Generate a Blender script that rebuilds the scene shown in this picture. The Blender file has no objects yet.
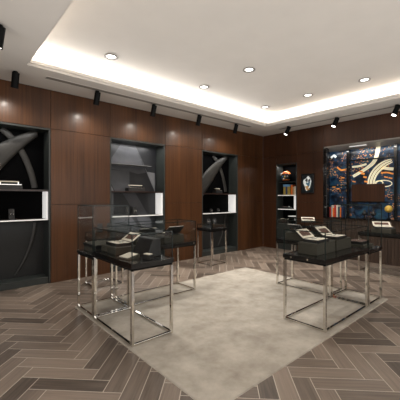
import bpy, math, random
from mathutils import Vector, Matrix
random.seed(7)
C = bpy.context.scene.collection
R = math.radians

# ------------------------------------------------------------------ room numbers (metres)
YL = 5.94          # left wall plane
XB = 7.90          # back wall plane
XN = -1.6          # near end wall
YR = -1.8          # right wall
ZC = 3.515         # soffit height
ZT = 3.83          # tray ceiling height
TX0, TX1, TY0, TY1 = 1.03, 6.85, -0.55, 5.04   # ceiling tray opening
EYE = 1.55

# ------------------------------------------------------------------ material helpers
def srgb(r, g, b):
    f = lambda c: (c/255/12.92 if c/255 <= .04045 else ((c/255+.055)/1.055)**2.4)
    return (f(r), f(g), f(b), 1)

def newmat(name):
    m = bpy.data.materials.new(name); m.use_nodes = True
    nt = m.node_tree
    return m, nt, nt.nodes['Principled BSDF']

def plain(name, col, rough=.5, metal=0, emit=0, ecol=None, coat=0, var=.06, scale=14, spec=.5):
    m, nt, b = newmat(name)
    n = nt.nodes.new('ShaderNodeTexNoise'); n.inputs['Scale'].default_value = scale
    n.inputs['Detail'].default_value = 3
    geo = nt.nodes.new('ShaderNodeNewGeometry')
    nt.links.new(geo.outputs['Position'], n.inputs['Vector'])
    r = nt.nodes.new('ShaderNodeValToRGB')
    r.color_ramp.elements[0].position = .3; r.color_ramp.elements[1].position = .7
    r.color_ramp.elements[0].color = tuple(c*(1-var) for c in col[:3])+(1,)
    r.color_ramp.elements[1].color = tuple(min(1, c*(1+var)) for c in col[:3])+(1,)
    nt.links.new(n.outputs['Fac'], r.inputs['Fac'])
    nt.links.new(r.outputs['Color'], b.inputs['Base Color'])
    b.inputs['Roughness'].default_value = rough
    b.inputs['Metallic'].default_value = metal
    b.inputs['Coat Weight'].default_value = coat
    b.inputs['Specular IOR Level'].default_value = spec
    b.inputs['Coat Roughness'].default_value = .12
    if emit:
        b.inputs['Emission Color'].default_value = ecol or col
        b.inputs['Emission Strength'].default_value = emit
    return m

def wood(name, dark, light, scale=(26, 26, .9), rough=.38, coat=.35, spec=.4):
    m, nt, b = newmat(name)
    geo = nt.nodes.new('ShaderNodeNewGeometry')
    mp = nt.nodes.new('ShaderNodeMapping'); mp.inputs['Scale'].default_value = scale
    nt.links.new(geo.outputs['Position'], mp.inputs['Vector'])
    n = nt.nodes.new('ShaderNodeTexNoise'); n.inputs['Scale'].default_value = 1
    n.inputs['Detail'].default_value = 5; n.inputs['Roughness'].default_value = .6
    nt.links.new(mp.outputs['Vector'], n.inputs['Vector'])
    mp2 = nt.nodes.new('ShaderNodeMapping'); mp2.inputs['Scale'].default_value = (3.1, 3.1, .25)
    nt.links.new(geo.outputs['Position'], mp2.inputs['Vector'])
    n2 = nt.nodes.new('ShaderNodeTexNoise'); n2.inputs['Scale'].default_value = 1
    nt.links.new(mp2.outputs['Vector'], n2.inputs['Vector'])
    mx = nt.nodes.new('ShaderNodeMath'); mx.operation = 'ADD'
    ml = nt.nodes.new('ShaderNodeMath'); ml.operation = 'MULTIPLY'; ml.inputs[1].default_value = .55
    nt.links.new(n2.outputs['Fac'], ml.inputs[0])
    ml2 = nt.nodes.new('ShaderNodeMath'); ml2.operation = 'MULTIPLY'; ml2.inputs[1].default_value = .55
    nt.links.new(n.outputs['Fac'], ml2.inputs[0])
    nt.links.new(ml.outputs[0], mx.inputs[0]); nt.links.new(ml2.outputs[0], mx.inputs[1])
    r = nt.nodes.new('ShaderNodeValToRGB')
    r.color_ramp.elements[0].position = .36; r.color_ramp.elements[1].position = .74
    r.color_ramp.elements[0].color = dark; r.color_ramp.elements[1].color = light
    nt.links.new(mx.outputs[0], r.inputs['Fac'])
    nt.links.new(r.outputs['Color'], b.inputs['Base Color'])
    b.inputs['Roughness'].default_value = rough
    b.inputs['Coat Weight'].default_value = coat; b.inputs['Coat Roughness'].default_value = .16
    b.inputs['Specular IOR Level'].default_value = spec
    return m

def glass_mat(name, tint, refl=1.0):
    m = bpy.data.materials.new(name); m.use_nodes = True
    nt = m.node_tree; nt.nodes.clear()
    out = nt.nodes.new('ShaderNodeOutputMaterial')
    mix = nt.nodes.new('ShaderNodeMixShader')
    tr = nt.nodes.new('ShaderNodeBsdfTransparent'); tr.inputs['Color'].default_value = tint
    gl = nt.nodes.new('ShaderNodeBsdfGlossy'); gl.inputs['Roughness'].default_value = .02
    gl.inputs['Color'].default_value = (.9, .93, .92, 1)
    fr = nt.nodes.new('ShaderNodeFresnel'); fr.inputs['IOR'].default_value = 1.45
    mu = nt.nodes.new('ShaderNodeMath'); mu.operation = 'MULTIPLY'; mu.inputs[1].default_value = refl
    nt.links.new(fr.outputs[0], mu.inputs[0])
    nt.links.new(mu.outputs[0], mix.inputs['Fac'])
    nt.links.new(tr.outputs[0], mix.inputs[1]); nt.links.new(gl.outputs[0], mix.inputs[2])
    nt.links.new(mix.outputs[0], out.inputs['Surface'])
    return m

M = {}
M['walnut'] = wood('walnut', srgb(50, 29, 15), srgb(92, 58, 33), scale=(42, 42, .9), coat=.1, spec=.28)
M['walnut_dark'] = wood('walnut_dark', srgb(44, 25, 14), srgb(76, 46, 28), scale=(42, 42, .9), coat=.1, spec=.28)
M['slat_wood'] = wood('slat_wood', srgb(50, 38, 31), srgb(84, 66, 54), rough=.5, coat=.1)
M['seam'] = plain('seam', srgb(22, 12, 8), .7)
M['ceiling'] = plain('ceiling_paint', srgb(206, 200, 192), .8, var=.02, scale=3)
M['plaster'] = plain('pale_plaster', srgb(200, 192, 182), .8, var=.03, scale=4)
M['charcoal'] = plain('charcoal_lacquer', srgb(46, 50, 48), .4, var=.05)
M['niche_dark'] = plain('niche_dark', srgb(4, 4, 5), .7, var=.1, spec=.05)
M['niche_grey'] = plain('niche_grey', srgb(26, 26, 25), .6, var=.1, scale=4)
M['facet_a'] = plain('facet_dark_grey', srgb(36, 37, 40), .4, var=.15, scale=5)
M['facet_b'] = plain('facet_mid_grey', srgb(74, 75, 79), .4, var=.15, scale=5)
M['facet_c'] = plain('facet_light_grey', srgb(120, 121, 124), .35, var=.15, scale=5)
M['ribbon'] = plain('ribbon_grey', srgb(50, 48, 45), .5, var=.25, scale=3)
M['shelf_brown'] = plain('shelf_brown', srgb(48, 32, 26), .3)
M['white_lit'] = plain('lit_white_panel', srgb(235, 235, 232), .4, emit=.55, ecol=(1, .98, .95, 1), var=.01)
M['white_edge'] = plain('white_edge', srgb(235, 233, 228), .4, emit=.35, ecol=(1, .98, .95, 1), var=.01)
M['black_gloss'] = plain('black_gloss', srgb(16, 16, 16), .16, coat=.5, var=.1)
M['black_matte'] = plain('black_matte', srgb(5, 5, 5), .6, var=.1, spec=.15)
M['black_leather'] = plain('black_leather', srgb(24, 23, 23), .45, var=.25, scale=120)
M['chrome'] = plain('polished_chrome', srgb(225, 222, 216), .07, metal=1, var=.02)
M['silver'] = plain('silver', srgb(225, 225, 222), .18, metal=1, var=.03)
M['suede'] = plain('olive_suede', srgb(60, 57, 47), .85, var=.12, scale=60)
M['cream'] = plain('cream_lining', srgb(228, 220, 202), .7, var=.05, scale=40)
M['brown_pad'] = plain('brown_pad', srgb(84, 52, 36), .6, var=.2, scale=60)
M['glass'] = glass_mat('case_glass', (.962, .972, .967, 1), .28)
M['glass_edge'] = plain('glass_edge', srgb(26, 38, 36), .25, var=.1)
M['lens'] = plain('lamp_lens', (1, 1, 1, 1), .3, emit=7, ecol=(1, .95, .88, 1), var=0)
M['lens_soft'] = plain('lamp_lens_soft', (1, 1, 1, 1), .3, emit=3.5, ecol=(1, .96, .9, 1), var=0)
M['ring'] = plain('downlight_ring', srgb(128, 123, 116), .5)
M['canopy'] = plain('canopy_grey', srgb(150, 146, 140), .35)
M['slot'] = plain('slot_grey', srgb(128, 122, 114), .6, var=.05)

# rug
m, nt, b = newmat('rug_pile'); M['rug'] = m
geo = nt.nodes.new('ShaderNodeNewGeometry')
n = nt.nodes.new('ShaderNodeTexNoise'); n.inputs['Scale'].default_value = 3.2; n.inputs['Detail'].default_value = 8; n.inputs['Roughness'].default_value = .65
nt.links.new(geo.outputs['Position'], n.inputs['Vector'])
r = nt.nodes.new('ShaderNodeValToRGB')
r.color_ramp.elements[0].position = .3; r.color_ramp.elements[1].position = .72
r.color_ramp.elements[0].color = srgb(152, 143, 130); r.color_ramp.elements[1].color = srgb(196, 188, 175)
nt.links.new(n.outputs['Fac'], r.inputs['Fac']); nt.links.new(r.outputs['Color'], b.inputs['Base Color'])
b.inputs['Roughness'].default_value = .95
n3 = nt.nodes.new('ShaderNodeTexNoise'); n3.inputs['Scale'].default_value = 220
nt.links.new(geo.outputs['Position'], n3.inputs['Vector'])
bp = nt.nodes.new('ShaderNodeBump'); bp.inputs['Strength'].default_value = .4; bp.inputs['Distance'].default_value = .004
nt.links.new(n3.outputs['Fac'], bp.inputs['Height']); nt.links.new(bp.outputs['Normal'], b.inputs['Normal'])

# floor planks (tone per plank + grain along the plank)
m, nt, b = newmat('floor_planks'); M['planks'] = m
at_ = nt.nodes.new('ShaderNodeAttribute'); at_.attribute_name = 'tone'
uv = nt.nodes.new('ShaderNodeUVMap'); uv.uv_map = 'UVMap'
mp = nt.nodes.new('ShaderNodeMapping'); mp.inputs['Scale'].default_value = (2.2, 46, 1)
nt.links.new(uv.outputs['UV'], mp.inputs['Vector'])
n = nt.nodes.new('ShaderNodeTexNoise'); n.inputs['Scale'].default_value = 1; n.inputs['Detail'].default_value = 5
nt.links.new(mp.outputs['Vector'], n.inputs['Vector'])
ad = nt.nodes.new('ShaderNodeMath'); ad.operation = 'MULTIPLY_ADD'; ad.inputs[1].default_value = .8
nt.links.new(n.outputs['Fac'], ad.inputs[0]); nt.links.new(at_.outputs['Fac'], ad.inputs[2])
r = nt.nodes.new('ShaderNodeValToRGB')
r.color_ramp.elements[0].position = .2; r.color_ramp.elements[1].position = 1.1
r.color_ramp.elements[0].color = srgb(78, 67, 58); r.color_ramp.elements[1].color = srgb(147, 131, 117)
nt.links.new(ad.outputs[0], r.inputs['Fac']); nt.links.new(r.outputs['Color'], b.inputs['Base Color'])
b.inputs['Roughness'].default_value = .34
M['joint'] = plain('floor_joint', srgb(205, 194, 180), .7)

# night aerial mural
def mural_mat():
    m, nt, b = newmat('night_aerial_print')
    geo = nt.nodes.new('ShaderNodeNewGeometry')
    sx = nt.nodes.new('ShaderNodeMapping'); sx.inputs['Scale'].default_value = (1, 1, 1.25)
    nt.links.new(geo.outputs['Position'], sx.inputs['Vector'])
    n = nt.nodes.new('ShaderNodeTexNoise'); n.inputs['Scale'].default_value = 4.2; n.inputs['Detail'].default_value = 6; n.inputs['Roughness'].default_value = .7
    nt.links.new(sx.outputs[0], n.inputs['Vector'])
    r = nt.nodes.new('ShaderNodeValToRGB')
    cr = r.color_ramp
    cr.elements[0].position = .38; cr.elements[0].color = srgb(6, 10, 18)
    cr.elements[1].position = .72; cr.elements[1].color = srgb(48, 86, 112)
    for p, c in ((.45, srgb(10, 20, 32)), (.52, srgb(22, 48, 74)), (.62, srgb(28, 60, 70))):
        e = cr.elements.new(p); e.color = c
    nt.links.new(n.outputs['Fac'], r.inputs['Fac'])
    v = nt.nodes.new('ShaderNodeTexVoronoi'); v.inputs['Scale'].default_value = 21
    nt.links.new(sx.outputs[0], v.inputs['Vector'])
    r2 = nt.nodes.new('ShaderNodeValToRGB')
    r2.color_ramp.elements[0].position = .22; r2.color_ramp.elements[0].color = (1, 1, 1, 1)
    r2.color_ramp.elements[1].position = .42; r2.color_ramp.elements[1].color = (0, 0, 0, 1)
    nt.links.new(v.outputs['Distance'], r2.inputs['Fac'])
    n2 = nt.nodes.new('ShaderNodeTexNoise'); n2.inputs['Scale'].default_value = 2.6; n2.inputs['Detail'].default_value = 4
    nt.links.new(geo.outputs['Position'], n2.inputs['Vector'])
    r3 = nt.nodes.new('ShaderNodeValToRGB')
    r3.color_ramp.elements[0].position = .53; r3.color_ramp.elements[0].color = (0, 0, 0, 1)
    r3.color_ramp.elements[1].position = .59; r3.color_ramp.elements[1].color = (1, 1, 1, 1)
    nt.links.new(n2.outputs['Fac'], r3.inputs['Fac'])
    mu = nt.nodes.new('ShaderNodeMath'); mu.operation = 'MULTIPLY'
    nt.links.new(r2.outputs['Color'], mu.inputs[0]); nt.links.new(r3.outputs['Color'], mu.inputs[1])
    r4 = nt.nodes.new('ShaderNodeValToRGB')
    r4.color_ramp.elements[0].color = srgb(206, 120, 48); r4.color_ramp.elements[1].color = srgb(240, 206, 150)
    sep = nt.nodes.new('ShaderNodeSeparateColor'); nt.links.new(v.outputs['Color'], sep.inputs[0])
    nt.links.new(sep.outputs[0], r4.inputs['Fac'])
    mix = nt.nodes.new('ShaderNodeMix'); mix.data_type = 'RGBA'
    nt.links.new(mu.outputs[0], mix.inputs['Factor'])
    nt.links.new(r.outputs['Color'], mix.inputs['A']); nt.links.new(r4.outputs['Color'], mix.inputs['B'])
    nt.links.new(mix.outputs['Result'], b.inputs['Base Color'])
    nt.links.new(mix.outputs['Result'], b.inputs['Emission Color'])
    b.inputs['Emission Strength'].default_value = .45
    b.inputs['Roughness'].default_value = .3
    return m
M['mural'] = mural_mat()
M['trail_white'] = plain('trail_white', srgb(232, 222, 190), .4, emit=.5, ecol=srgb(232, 222, 190), var=.1, scale=20)
M['trail_line'] = plain('trail_line', srgb(96, 92, 74), .4, emit=.2, var=.1)
M['trail_orange'] = plain('trail_orange', srgb(220, 140, 62), .4, emit=.5, ecol=srgb(220, 140, 62), var=.2, scale=20)
M['print_white'] = plain('print_white', srgb(226, 232, 230), .3, emit=.25, var=.1, scale=20)
M['print_dark'] = plain('print_dark', srgb(18, 26, 30), .3, emit=.1)
M['print_blue'] = plain('print_blue', srgb(70, 110, 132), .3, emit=.1, var=.2)
M['print_tan'] = plain('print_tan', srgb(186, 142, 84), .3, emit=.1, var=.2)
def colour(name, rgb, rough=.5): M[name] = plain(name, srgb(*rgb), rough, var=.08)
colour('red', (186, 44, 34)); colour('orange', (222, 112, 38)); colour('off_white', (222, 214, 200))
colour('navy', (30, 50, 84)); colour('yellow_olive', (150, 128, 56)); colour('sky_blue', (92, 142, 184))
colour('tan', (172, 142, 104)); colour('yellow', (226, 186, 84)); colour('teal', (32, 74, 86)); colour('leopard', (132, 112, 84))

# ------------------------------------------------------------------ mesh builder
class MB:
    def __init__(s): s.v = []; s.f = []; s.m = []; s.mats = []
    def mi(s, mat):
        if mat not in s.mats: s.mats.append(mat)
        return s.mats.index(mat)
    def face(s, pts, mat):
        b = len(s.v); s.v += [tuple(p) for p in pts]; s.f.append(tuple(range(b, b+len(pts)))); s.m.append(s.mi(mat)); return s
    def hexa(s, c8, mat):
        b = len(s.v); s.v += [tuple(p) for p in c8]; k = s.mi(mat)
        for q in ((0, 3, 2, 1), (4, 5, 6, 7), (0, 1, 5, 4), (1, 2, 6, 5), (2, 3, 7, 6), (3, 0, 4, 7)):
            s.f.append(tuple(b+i for i in q)); s.m.append(k)
        return s
    def box(s, x0, x1, y0, y1, z0, z1, mat):
        return s.hexa([(x0, y0, z0), (x1, y0, z0), (x1, y1, z0), (x0, y1, z0), (x0, y0, z1), (x1, y0, z1), (x1, y1, z1), (x0, y1, z1)], mat)
    def taper(s, x0, x1, y0, y1, z0, z1, d, mat):
        return s.hexa([(x0, y0, z0), (x1, y0, z0), (x1, y1, z0), (x0, y1, z0), (x0+d, y0+d, z1), (x1-d, y0+d, z1), (x1-d, y1-d, z1), (x0+d, y1-d, z1)], mat)
    def obox(s, mtx, sx, sy, sz, mat, o=(0, 0, 0)):
        x, y, z = o
        c = [(x, y, z), (x+sx, y, z), (x+sx, y+sy, z), (x, y+sy, z), (x, y, z+sz), (x+sx, y, z+sz), (x+sx, y+sy, z+sz), (x, y+sy, z+sz)]
        return s.hexa([mtx @ Vector(p) for p in c], mat)
    def cyl(s, p0, p1, r0, mat, r1=None, seg=16, caps=True):
        p0, p1 = Vector(p0), Vector(p1); r1 = r0 if r1 is None else r1
        d = (p1-p0).normalized(); a = d.orthogonal().normalized(); e = d.cross(a)
        b = len(s.v); k = s.mi(mat)
        for p, r in ((p0, r0), (p1, r1)):
            for i in range(seg):
                t = 2*math.pi*i/seg; s.v.append(tuple(p+r*(math.cos(t)*a+math.sin(t)*e)))
        for i in range(seg):
            j = (i+1) % seg; s.f.append((b+i, b+j, b+seg+j, b+seg+i)); s.m.append(k)
        if caps:
            s.f.append(tuple(b+i for i in reversed(range(seg)))); s.m.append(k)
            s.f.append(tuple(b+seg+i for i in range(seg))); s.m.append(k)
        return s
    def lathe(s, prof, mat, c=(0, 0, 0), seg=20):
        b = len(s.v); k = s.mi(mat)
        for (r, z) in prof:
            for i in range(seg):
                t = 2*math.pi*i/seg; s.v.append((c[0]+r*math.cos(t), c[1]+r*math.sin(t), c[2]+z))
        for q in range(len(prof)-1):
            for i in range(seg):
                j = (i+1) % seg; s.f.append((b+q*seg+i, b+q*seg+j, b+(q+1)*seg+j, b+(q+1)*seg+i)); s.m.append(k)
        return s
    def strip(s, pts, w, nrm, mat):
        """flat ribbon of width w (number or list) along pts, lying in the plane with normal nrm"""
        n = len(pts); P = [Vector(p) for p in pts]; nv = Vector(nrm)
        b = len(s.v); k = s.mi(mat)
        for i in range(n):
            d = (P[min(i+1, n-1)]-P[max(i-1, 0)]).normalized(); q = d.cross(nv).normalized()
            ww = w[i] if isinstance(w, (list, tuple)) else w
            s.v.append(tuple(P[i]+q*ww/2)); s.v.append(tuple(P[i]-q*ww/2))
        for i in range(n-1):
            s.f.append((b+2*i, b+2*i+1, b+2*i+3, b+2*i+2)); s.m.append(k)
        return s
    def ribbon(s, pts, w, nrm, th, bulge, mat):
        """solid band along pts: curved section (bulge) towards -nrm, thickness th"""
        n = len(pts); P = [Vector(p) for p in pts]; nv = Vector(nrm); b = len(s.v); k = s.mi(mat); S = 7
        for i in range(n):
            d = (P[min(i+1, n-1)]-P[max(i-1, 0)]).normalized(); q = d.cross(nv).normalized()
            ww = w[i] if isinstance(w, (list, tuple)) else w
            for j in range(S):
                t = j/(S-1)*2-1
                s.v.append(tuple(P[i]+q*ww/2*t-nv*(bulge*(1-t*t)+th)))
            s.v.append(tuple(P[i]-q*0+q*ww/2)); s.v.append(tuple(P[i]-q*ww/2))
        L = S+2
        for i in range(n-1):
            o = b+i*L; p = o+L
            for j in range(S-1):
                s.f.append((o+j, o+j+1, p+j+1, p+j)); s.m.append(k)
            s.f.append((o+S-1, o+S, p+S, p+S-1)); s.m.append(k)
            s.f.append((o+S+1, o, p, p+S+1)); s.m.append(k)
        return s
    def build(s, name, parent=None, smooth=False, bevel=0):
        me = bpy.data.meshes.new(name); me.from_pydata(s.v, [], s.f)
        for mt in s.mats: me.materials.append(M[mt])
        for p, k in zip(me.polygons, s.m): p.material_index = k; p.use_smooth = smooth
        me.update()
        o = bpy.data.objects.new(name, me); C.objects.link(o)
        if parent is not None: o.parent = parent
        if bevel:
            md = o.modifiers.new('Bevel', 'BEVEL'); md.width = bevel; md.segments = 2; md.limit_method = 'ANGLE'
        return o

def tag(o, label, cat, group=None):
    o['label'] = label; o['category'] = cat
    if group: o['group'] = group
    return o
def thing(name, label, cat, loc=(0, 0, 0), rotz=0, group=None):
    o = bpy.data.objects.new(name, None); C.objects.link(o); o.empty_display_size = .1
    o.location = loc; o.rotation_euler = (0, 0, rotz)
    return tag(o, label, cat, group)
def struct(o): o['kind'] = 'structure'; return o
def kids(o): return [c for c in bpy.data.objects if c.parent == o]
def dup(root, loc, rotz, label, group=None):
    def rec(o, par):
        c = o.copy(); C.objects.link(c); c.parent = par
        for k in kids(o): rec(k, c)
        return c
    ch = kids(root)
    r = root.copy(); C.objects.link(r); r.location = loc; r.rotation_euler = (0, 0, rotz); r['label'] = label
    if group: r['group'] = group
    for k in ch: rec(k, r)
    return r

# ------------------------------------------------------------------ floor: herringbone planks laid at 45 degrees to the walls
def clip(poly, x0, x1, y0, y1):
    for ax, lim, sg in ((0, x0, 1), (0, x1, -1), (1, y0, 1), (1, y1, -1)):
        out = []
        for i in range(len(poly)):
            a, c = poly[i-1], poly[i]
            ia, ic = (a[ax]-lim)*sg >= 0, (c[ax]-lim)*sg >= 0
            if ia != ic:
                t = (lim-a[ax])/(c[ax]-a[ax]); out.append(tuple(a[k]+(c[k]-a[k])*t for k in range(4)))
            if ic: out.append(c)
        poly = out
        if len(poly) < 3: return []
    return poly
def floor():
    w, n, g = .155, 4, .0035
    vs, fs, tones, uvs, mi = [], [], [], [], []
    FX0, FX1, FY0, FY1 = XN, XB+.4, YR, YL+.4
    def addp(a0, a1, b0, b1, horiz):
        cs = []
        ox, oy = random.random()*9, random.random()*9
        for a, c in ((a0+g, b0+g), (a1-g, b0+g), (a1-g, b1-g), (a0+g, b1-g)):
            x = (a-c)*math.sqrt(.5)+2; y = (a+c)*math.sqrt(.5)+2
            u, v = ((a-a0, c-b0) if horiz else (c-b0, a-a0))
            cs.append((x, y, u+ox, v+oy))
        p = clip(cs, FX0, FX1, FY0, FY1)
        if len(p) < 3: return
        k = len(vs); vs.extend((q[0], q[1], 0) for q in p); fs.append(tuple(range(k, k+len(p))))
        t = random.uniform(-.12, .55); tones.extend([t]*len(p)); uvs.extend((q[2], q[3]) for q in p); mi.append(0)
    N = 75
    for i in range(-N, N):
        for j in range(-N, N):
            if (i-j) % (2*n) == 0: addp(i*w, (i+n)*w, j*w, (j+1)*w, True)
            if (i-j) % (2*n) == 2*n-1: addp(i*w, (i+1)*w, j*w, (j+n)*w, False)
    k = len(vs)
    vs.extend([(FX0, FY0, -.0015), (FX1, FY0, -.0015), (FX1, FY1, -.0015), (FX0, FY1, -.0015),
               (FX0, FY0, -.1), (FX1, FY0, -.1), (FX1, FY1, -.1), (FX0, FY1, -.1)])
    for q in ((0, 1, 2, 3), (7, 6, 5, 4), (0, 4, 5, 1), (1, 5, 6, 2), (2, 6, 7, 3), (3, 7, 4, 0)):
        fs.append(tuple(k+e for e in q)); mi.append(1)
    me = bpy.data.meshes.new('floor'); me.from_pydata(vs, [], fs)
    me.materials.append(M['planks']); me.materials.append(M['joint'])
    ul = me.uv_layers.new(name='UVMap'); al = me.attributes.new('tone', 'FLOAT', 'POINT')
    tones += [0]*8; uvs += [(0, 0)]*8
    for i, t in enumerate(tones): al.data[i].value = t
    for lp in me.loops: ul.data[lp.index].uv = uvs[lp.vertex_index]
    for p, q in zip(me.polygons, mi): p.material_index = q
    o = bpy.data.objects.new('floor', me); C.objects.link(o); struct(o)
floor()

# ------------------------------------------------------------------ walls (veneer panels with shadow gaps)
NICHES = [(.21, 1.60), (2.74, 4.12), (5.29, 6.70)]   # X ranges of the left wall niches
NZ = 2.815
GAP = .004
def panel(mb, u0, u1, z0, z1, axis, mat):
    u0 += GAP; u1 -= GAP; z0 += (GAP if z0 > 0 else 0); z1 -= GAP
    if axis == 'x': mb.box(u0, u1, YL, YL+.02, z0, z1, mat)
    else: mb.box(XB, XB+.02, u0, u1, z0, z1, mat)
wl = MB()
cuts = [XN, .21, 1.60, 2.74, 4.12, 5.29, 6.70, 7.16, XB]
for a, c in zip(cuts[:-1], cuts[1:]):
    panel(wl, a, c, NZ, ZC, 'x', 'walnut')
    if (a, c) in NICHES: continue
    panel(wl, a, c, 1.43, NZ, 'x', 'walnut'); panel(wl, a, c, 0, 1.43, 'x', 'walnut')
e = .012
wl.box(XN, XB, YL+.02, YL+.06, NZ+e, ZT, 'seam')
for a, c in [(XN, .21), (1.60, 2.74), (4.12, 5.29), (6.70, XB)]:
    wl.box(a+(e if a > 0 else 0), c-(e if c < XB else 0), YL+.02, YL+.06, 0, NZ+e, 'seam')
wl.box(XN, XB, YL+.5, YL+.55, 0, ZT, 'seam')
struct(wl.build('wall_left'))

AY0, AY1, AZ0, AZ1 = 1.75, 3.94, 1.03, 2.925         # mural recess on the back wall
KY0, KY1, KZ = 4.74, 5.45, 2.58                      # small niche on the back wall
wb = MB()
for a, c in [(KY1, YL), (KY0, KY1), (AY1, KY0), (AY0, AY1), (YR+1.6, AY0), (YR, YR+1.6)]:
    z0 = KZ if (a, c) == (KY0, KY1) else AZ1 if (a, c) == (AY0, AY1) else NZ
    if (a, c) == (KY0, KY1): panel(wb, a, c, KZ, NZ, 'y', 'walnut_dark'); z0 = NZ
    panel(wb, a, c, z0, ZC, 'y', 'walnut_dark')
    if (a, c) not in ((KY0, KY1), (AY0, AY1)):
        panel(wb, a, c, 1.43, NZ, 'y', 'walnut_dark'); panel(wb, a, c, 0, 1.43, 'y', 'walnut_dark')
y = AY0+GAP                                           # vertical slats under the mural
while y < AY1-.05:
    wb.box(XB, XB+.02, y, y+.066, 0, AZ0-.004, 'slat_wood'); y += .073
wb.box(XB+.02, XB+.06, AY0, AY1, 0, AZ0-e, 'seam')
for a, c, z0, z1 in [(KY1+e, YL, 0, ZT), (KY0-e, KY1+e, KZ+e, ZT), (AY1+e, KY0-e, 0, ZT), (AY0-e, AY1+e, AZ1+e, ZT), (YR, AY0-e, 0, ZT)]:
    wb.box(XB+.02, XB+.06, a, c, z0, z1, 'seam')
wb.box(XB+.55, XB+.6, YR, YL, 0, ZT, 'seam')
struct(wb.build('wall_back'))
struct(MB().box(XN, XB, YR-.1, YR, 0, ZT, 'plaster').build('wall_right'))
struct(MB().box(XN-.1, XN, YR, YL, 0, ZT, 'plaster').build('wall_near'))

# ------------------------------------------------------------------ ceiling: soffit ring, cove lip, raised tray
struct(MB().box(XN, XB, YR, YL, ZT, ZT+.1, 'ceiling').build('ceiling'))
sf = MB(); lip, ct = .085, .26
def ring(mb, x0, x1, y0, y1, z0, z1, X0, X1, Y0, Y1, mat):
    mb.box(X0, x0, Y0, Y1, z0, z1, mat); mb.box(x1, X1, Y0, Y1, z0, z1, mat)
    mb.box(x0, x1, Y0, y0, z0, z1, mat); mb.box(x0, x1, y1, Y1, z0, z1, mat)
ring(sf, TX0, TX1, TY0, TY1, ZC, ZC+lip, XN, XB, YR, YL, 'ceiling')
ring(sf, TX0-ct, TX1+ct, TY0-ct, TY1+ct, ZC+lip, ZT, XN, XB, YR, YL, 'ceiling')
struct(sf.build('ceiling_soffit'))
# small step moulding round the tray edge
tr = MB(); ring(tr, TX0+.03, TX1-.03, TY0+.03, TY1-.03, ZC+.035, ZC+lip, TX0, TX1, TY0, TY1, 'ceiling')
struct(tr.build('trim_1'))

def area(name, loc, rot, sx, sy, e, col=(1, .985, .965)):
    l = bpy.data.lights.new(name, 'AREA'); l.shape = 'RECTANGLE'; l.size = sx; l.size_y = sy; l.energy = e; l.color = col
    o = bpy.data.objects.new(name, l); C.objects.link(o); o.location = loc; o.rotation_euler = rot; return o
def spot(name, loc, target, e, ang=60, blend=.6, col=(1, .93, .84), rad=.04):
    l = bpy.data.lights.new(name, 'SPOT'); l.energy = e; l.spot_size = R(ang); l.spot_blend = blend; l.color = col; l.shadow_soft_size = rad
    o = bpy.data.objects.new(name, l); C.objects.link(o); o.location = loc
    o.rotation_euler = (Vector(target)-Vector(loc)).to_track_quat('-Z', 'Y').to_euler(); return o
COVE = 8.5
zl = ZC+lip+.02
lx, ly = TX1-TX0, TY1-TY0
TILT = 32
area('cove_lamp', ((TX0+TX1)/2, TY1+.19, zl+.02), (R(180+TILT), 0, 0), lx+.3, .08, COVE*lx)
area('cove_lamp', ((TX0+TX1)/2, TY0-.19, zl+.02), (R(180-TILT), 0, 0), lx+.3, .08, COVE*lx)
area('cove_lamp', (TX1+.19, (TY0+TY1)/2, zl+.02), (R(180), R(TILT), 0), .08, ly+.3, COVE*ly)
area('cove_lamp', (TX0-.19, (TY0+TY1)/2, zl+.02), (R(180), R(-TILT), 0), .08, ly+.3, COVE*ly)
up = area('added_ceiling_fill', (3.6, 2.2, 2.5), (R(180), 0, 0), 7.0, 5.5, 62, (1, .985, .965))  # unseen upward lamp added to brighten soffit and tray, not a fitting
# soft fill lamps added at the walls behind the viewer, no real fittings
area('rear_fill_light', (XN+.06, 1.4, 1.6), (0, R(-90), 0), 2.4, 4.6, 60, (1, .985, .97))
area('rear_fill_light', (3.0, YR+.06, 1.6), (R(90), 0, 0), 6.0, 2.4, 80, (1, .985, .97))

# ------------------------------------------------------------------ recessed downlights
dl = thing('ceiling_downlight', '', 'downlight')
MB().lathe([(.105, 0), (.11, -.012), (.085, -.012), (.07, .0)], 'ring', seg=24).build('trim_ring', dl, True)
MB().lathe([(.0, -.004), (.07, -.003)], 'lens_soft', seg=24).build('lamp_lens', dl, True)
F = Vector((math.cos(R(48.7)), math.sin(R(48.7)))); RT = Vector((math.sin(R(48.7)), -math.cos(R(48.7))))
def on_z(px, py, z):
    d = (z-EYE)*303/(198-py); q = F*d+RT*(d*(px-200)/303); return (q.x, q.y)
DL = [((111, 56.5), 'round downlight in the raised ceiling, leftmost, above the first dark wall niche'),
      ((204, 86.8), 'round downlight in the raised ceiling, second from the left, near the cove light'),
      ((249, 69.5), 'round downlight in the raised ceiling, largest and nearest of the middle ones'),
      ((265, 107), 'round downlight in the raised ceiling, farthest, close to the room corner'),
      ((308, 95), 'round downlight in the raised ceiling, above the framed picture side of the room'),
      ((364.5, 79.7), 'round downlight in the raised ceiling, rightmost, on the mural side')]
for i, ((px, py), lab) in enumerate(DL):
    x, yy = on_z(px, py, ZT)
    if i == 0: dl.location = (x, yy, ZT-.001); dl['label'] = lab; dl['group'] = 'ceiling downlights'
    else: dup(dl, (x, yy, ZT-.001), 0, lab)
    spot('downlight_lamp', (x, yy, ZT-.03), (x, yy, 0), 115, 110, .8, (1, .965, .92), .06)

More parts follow.
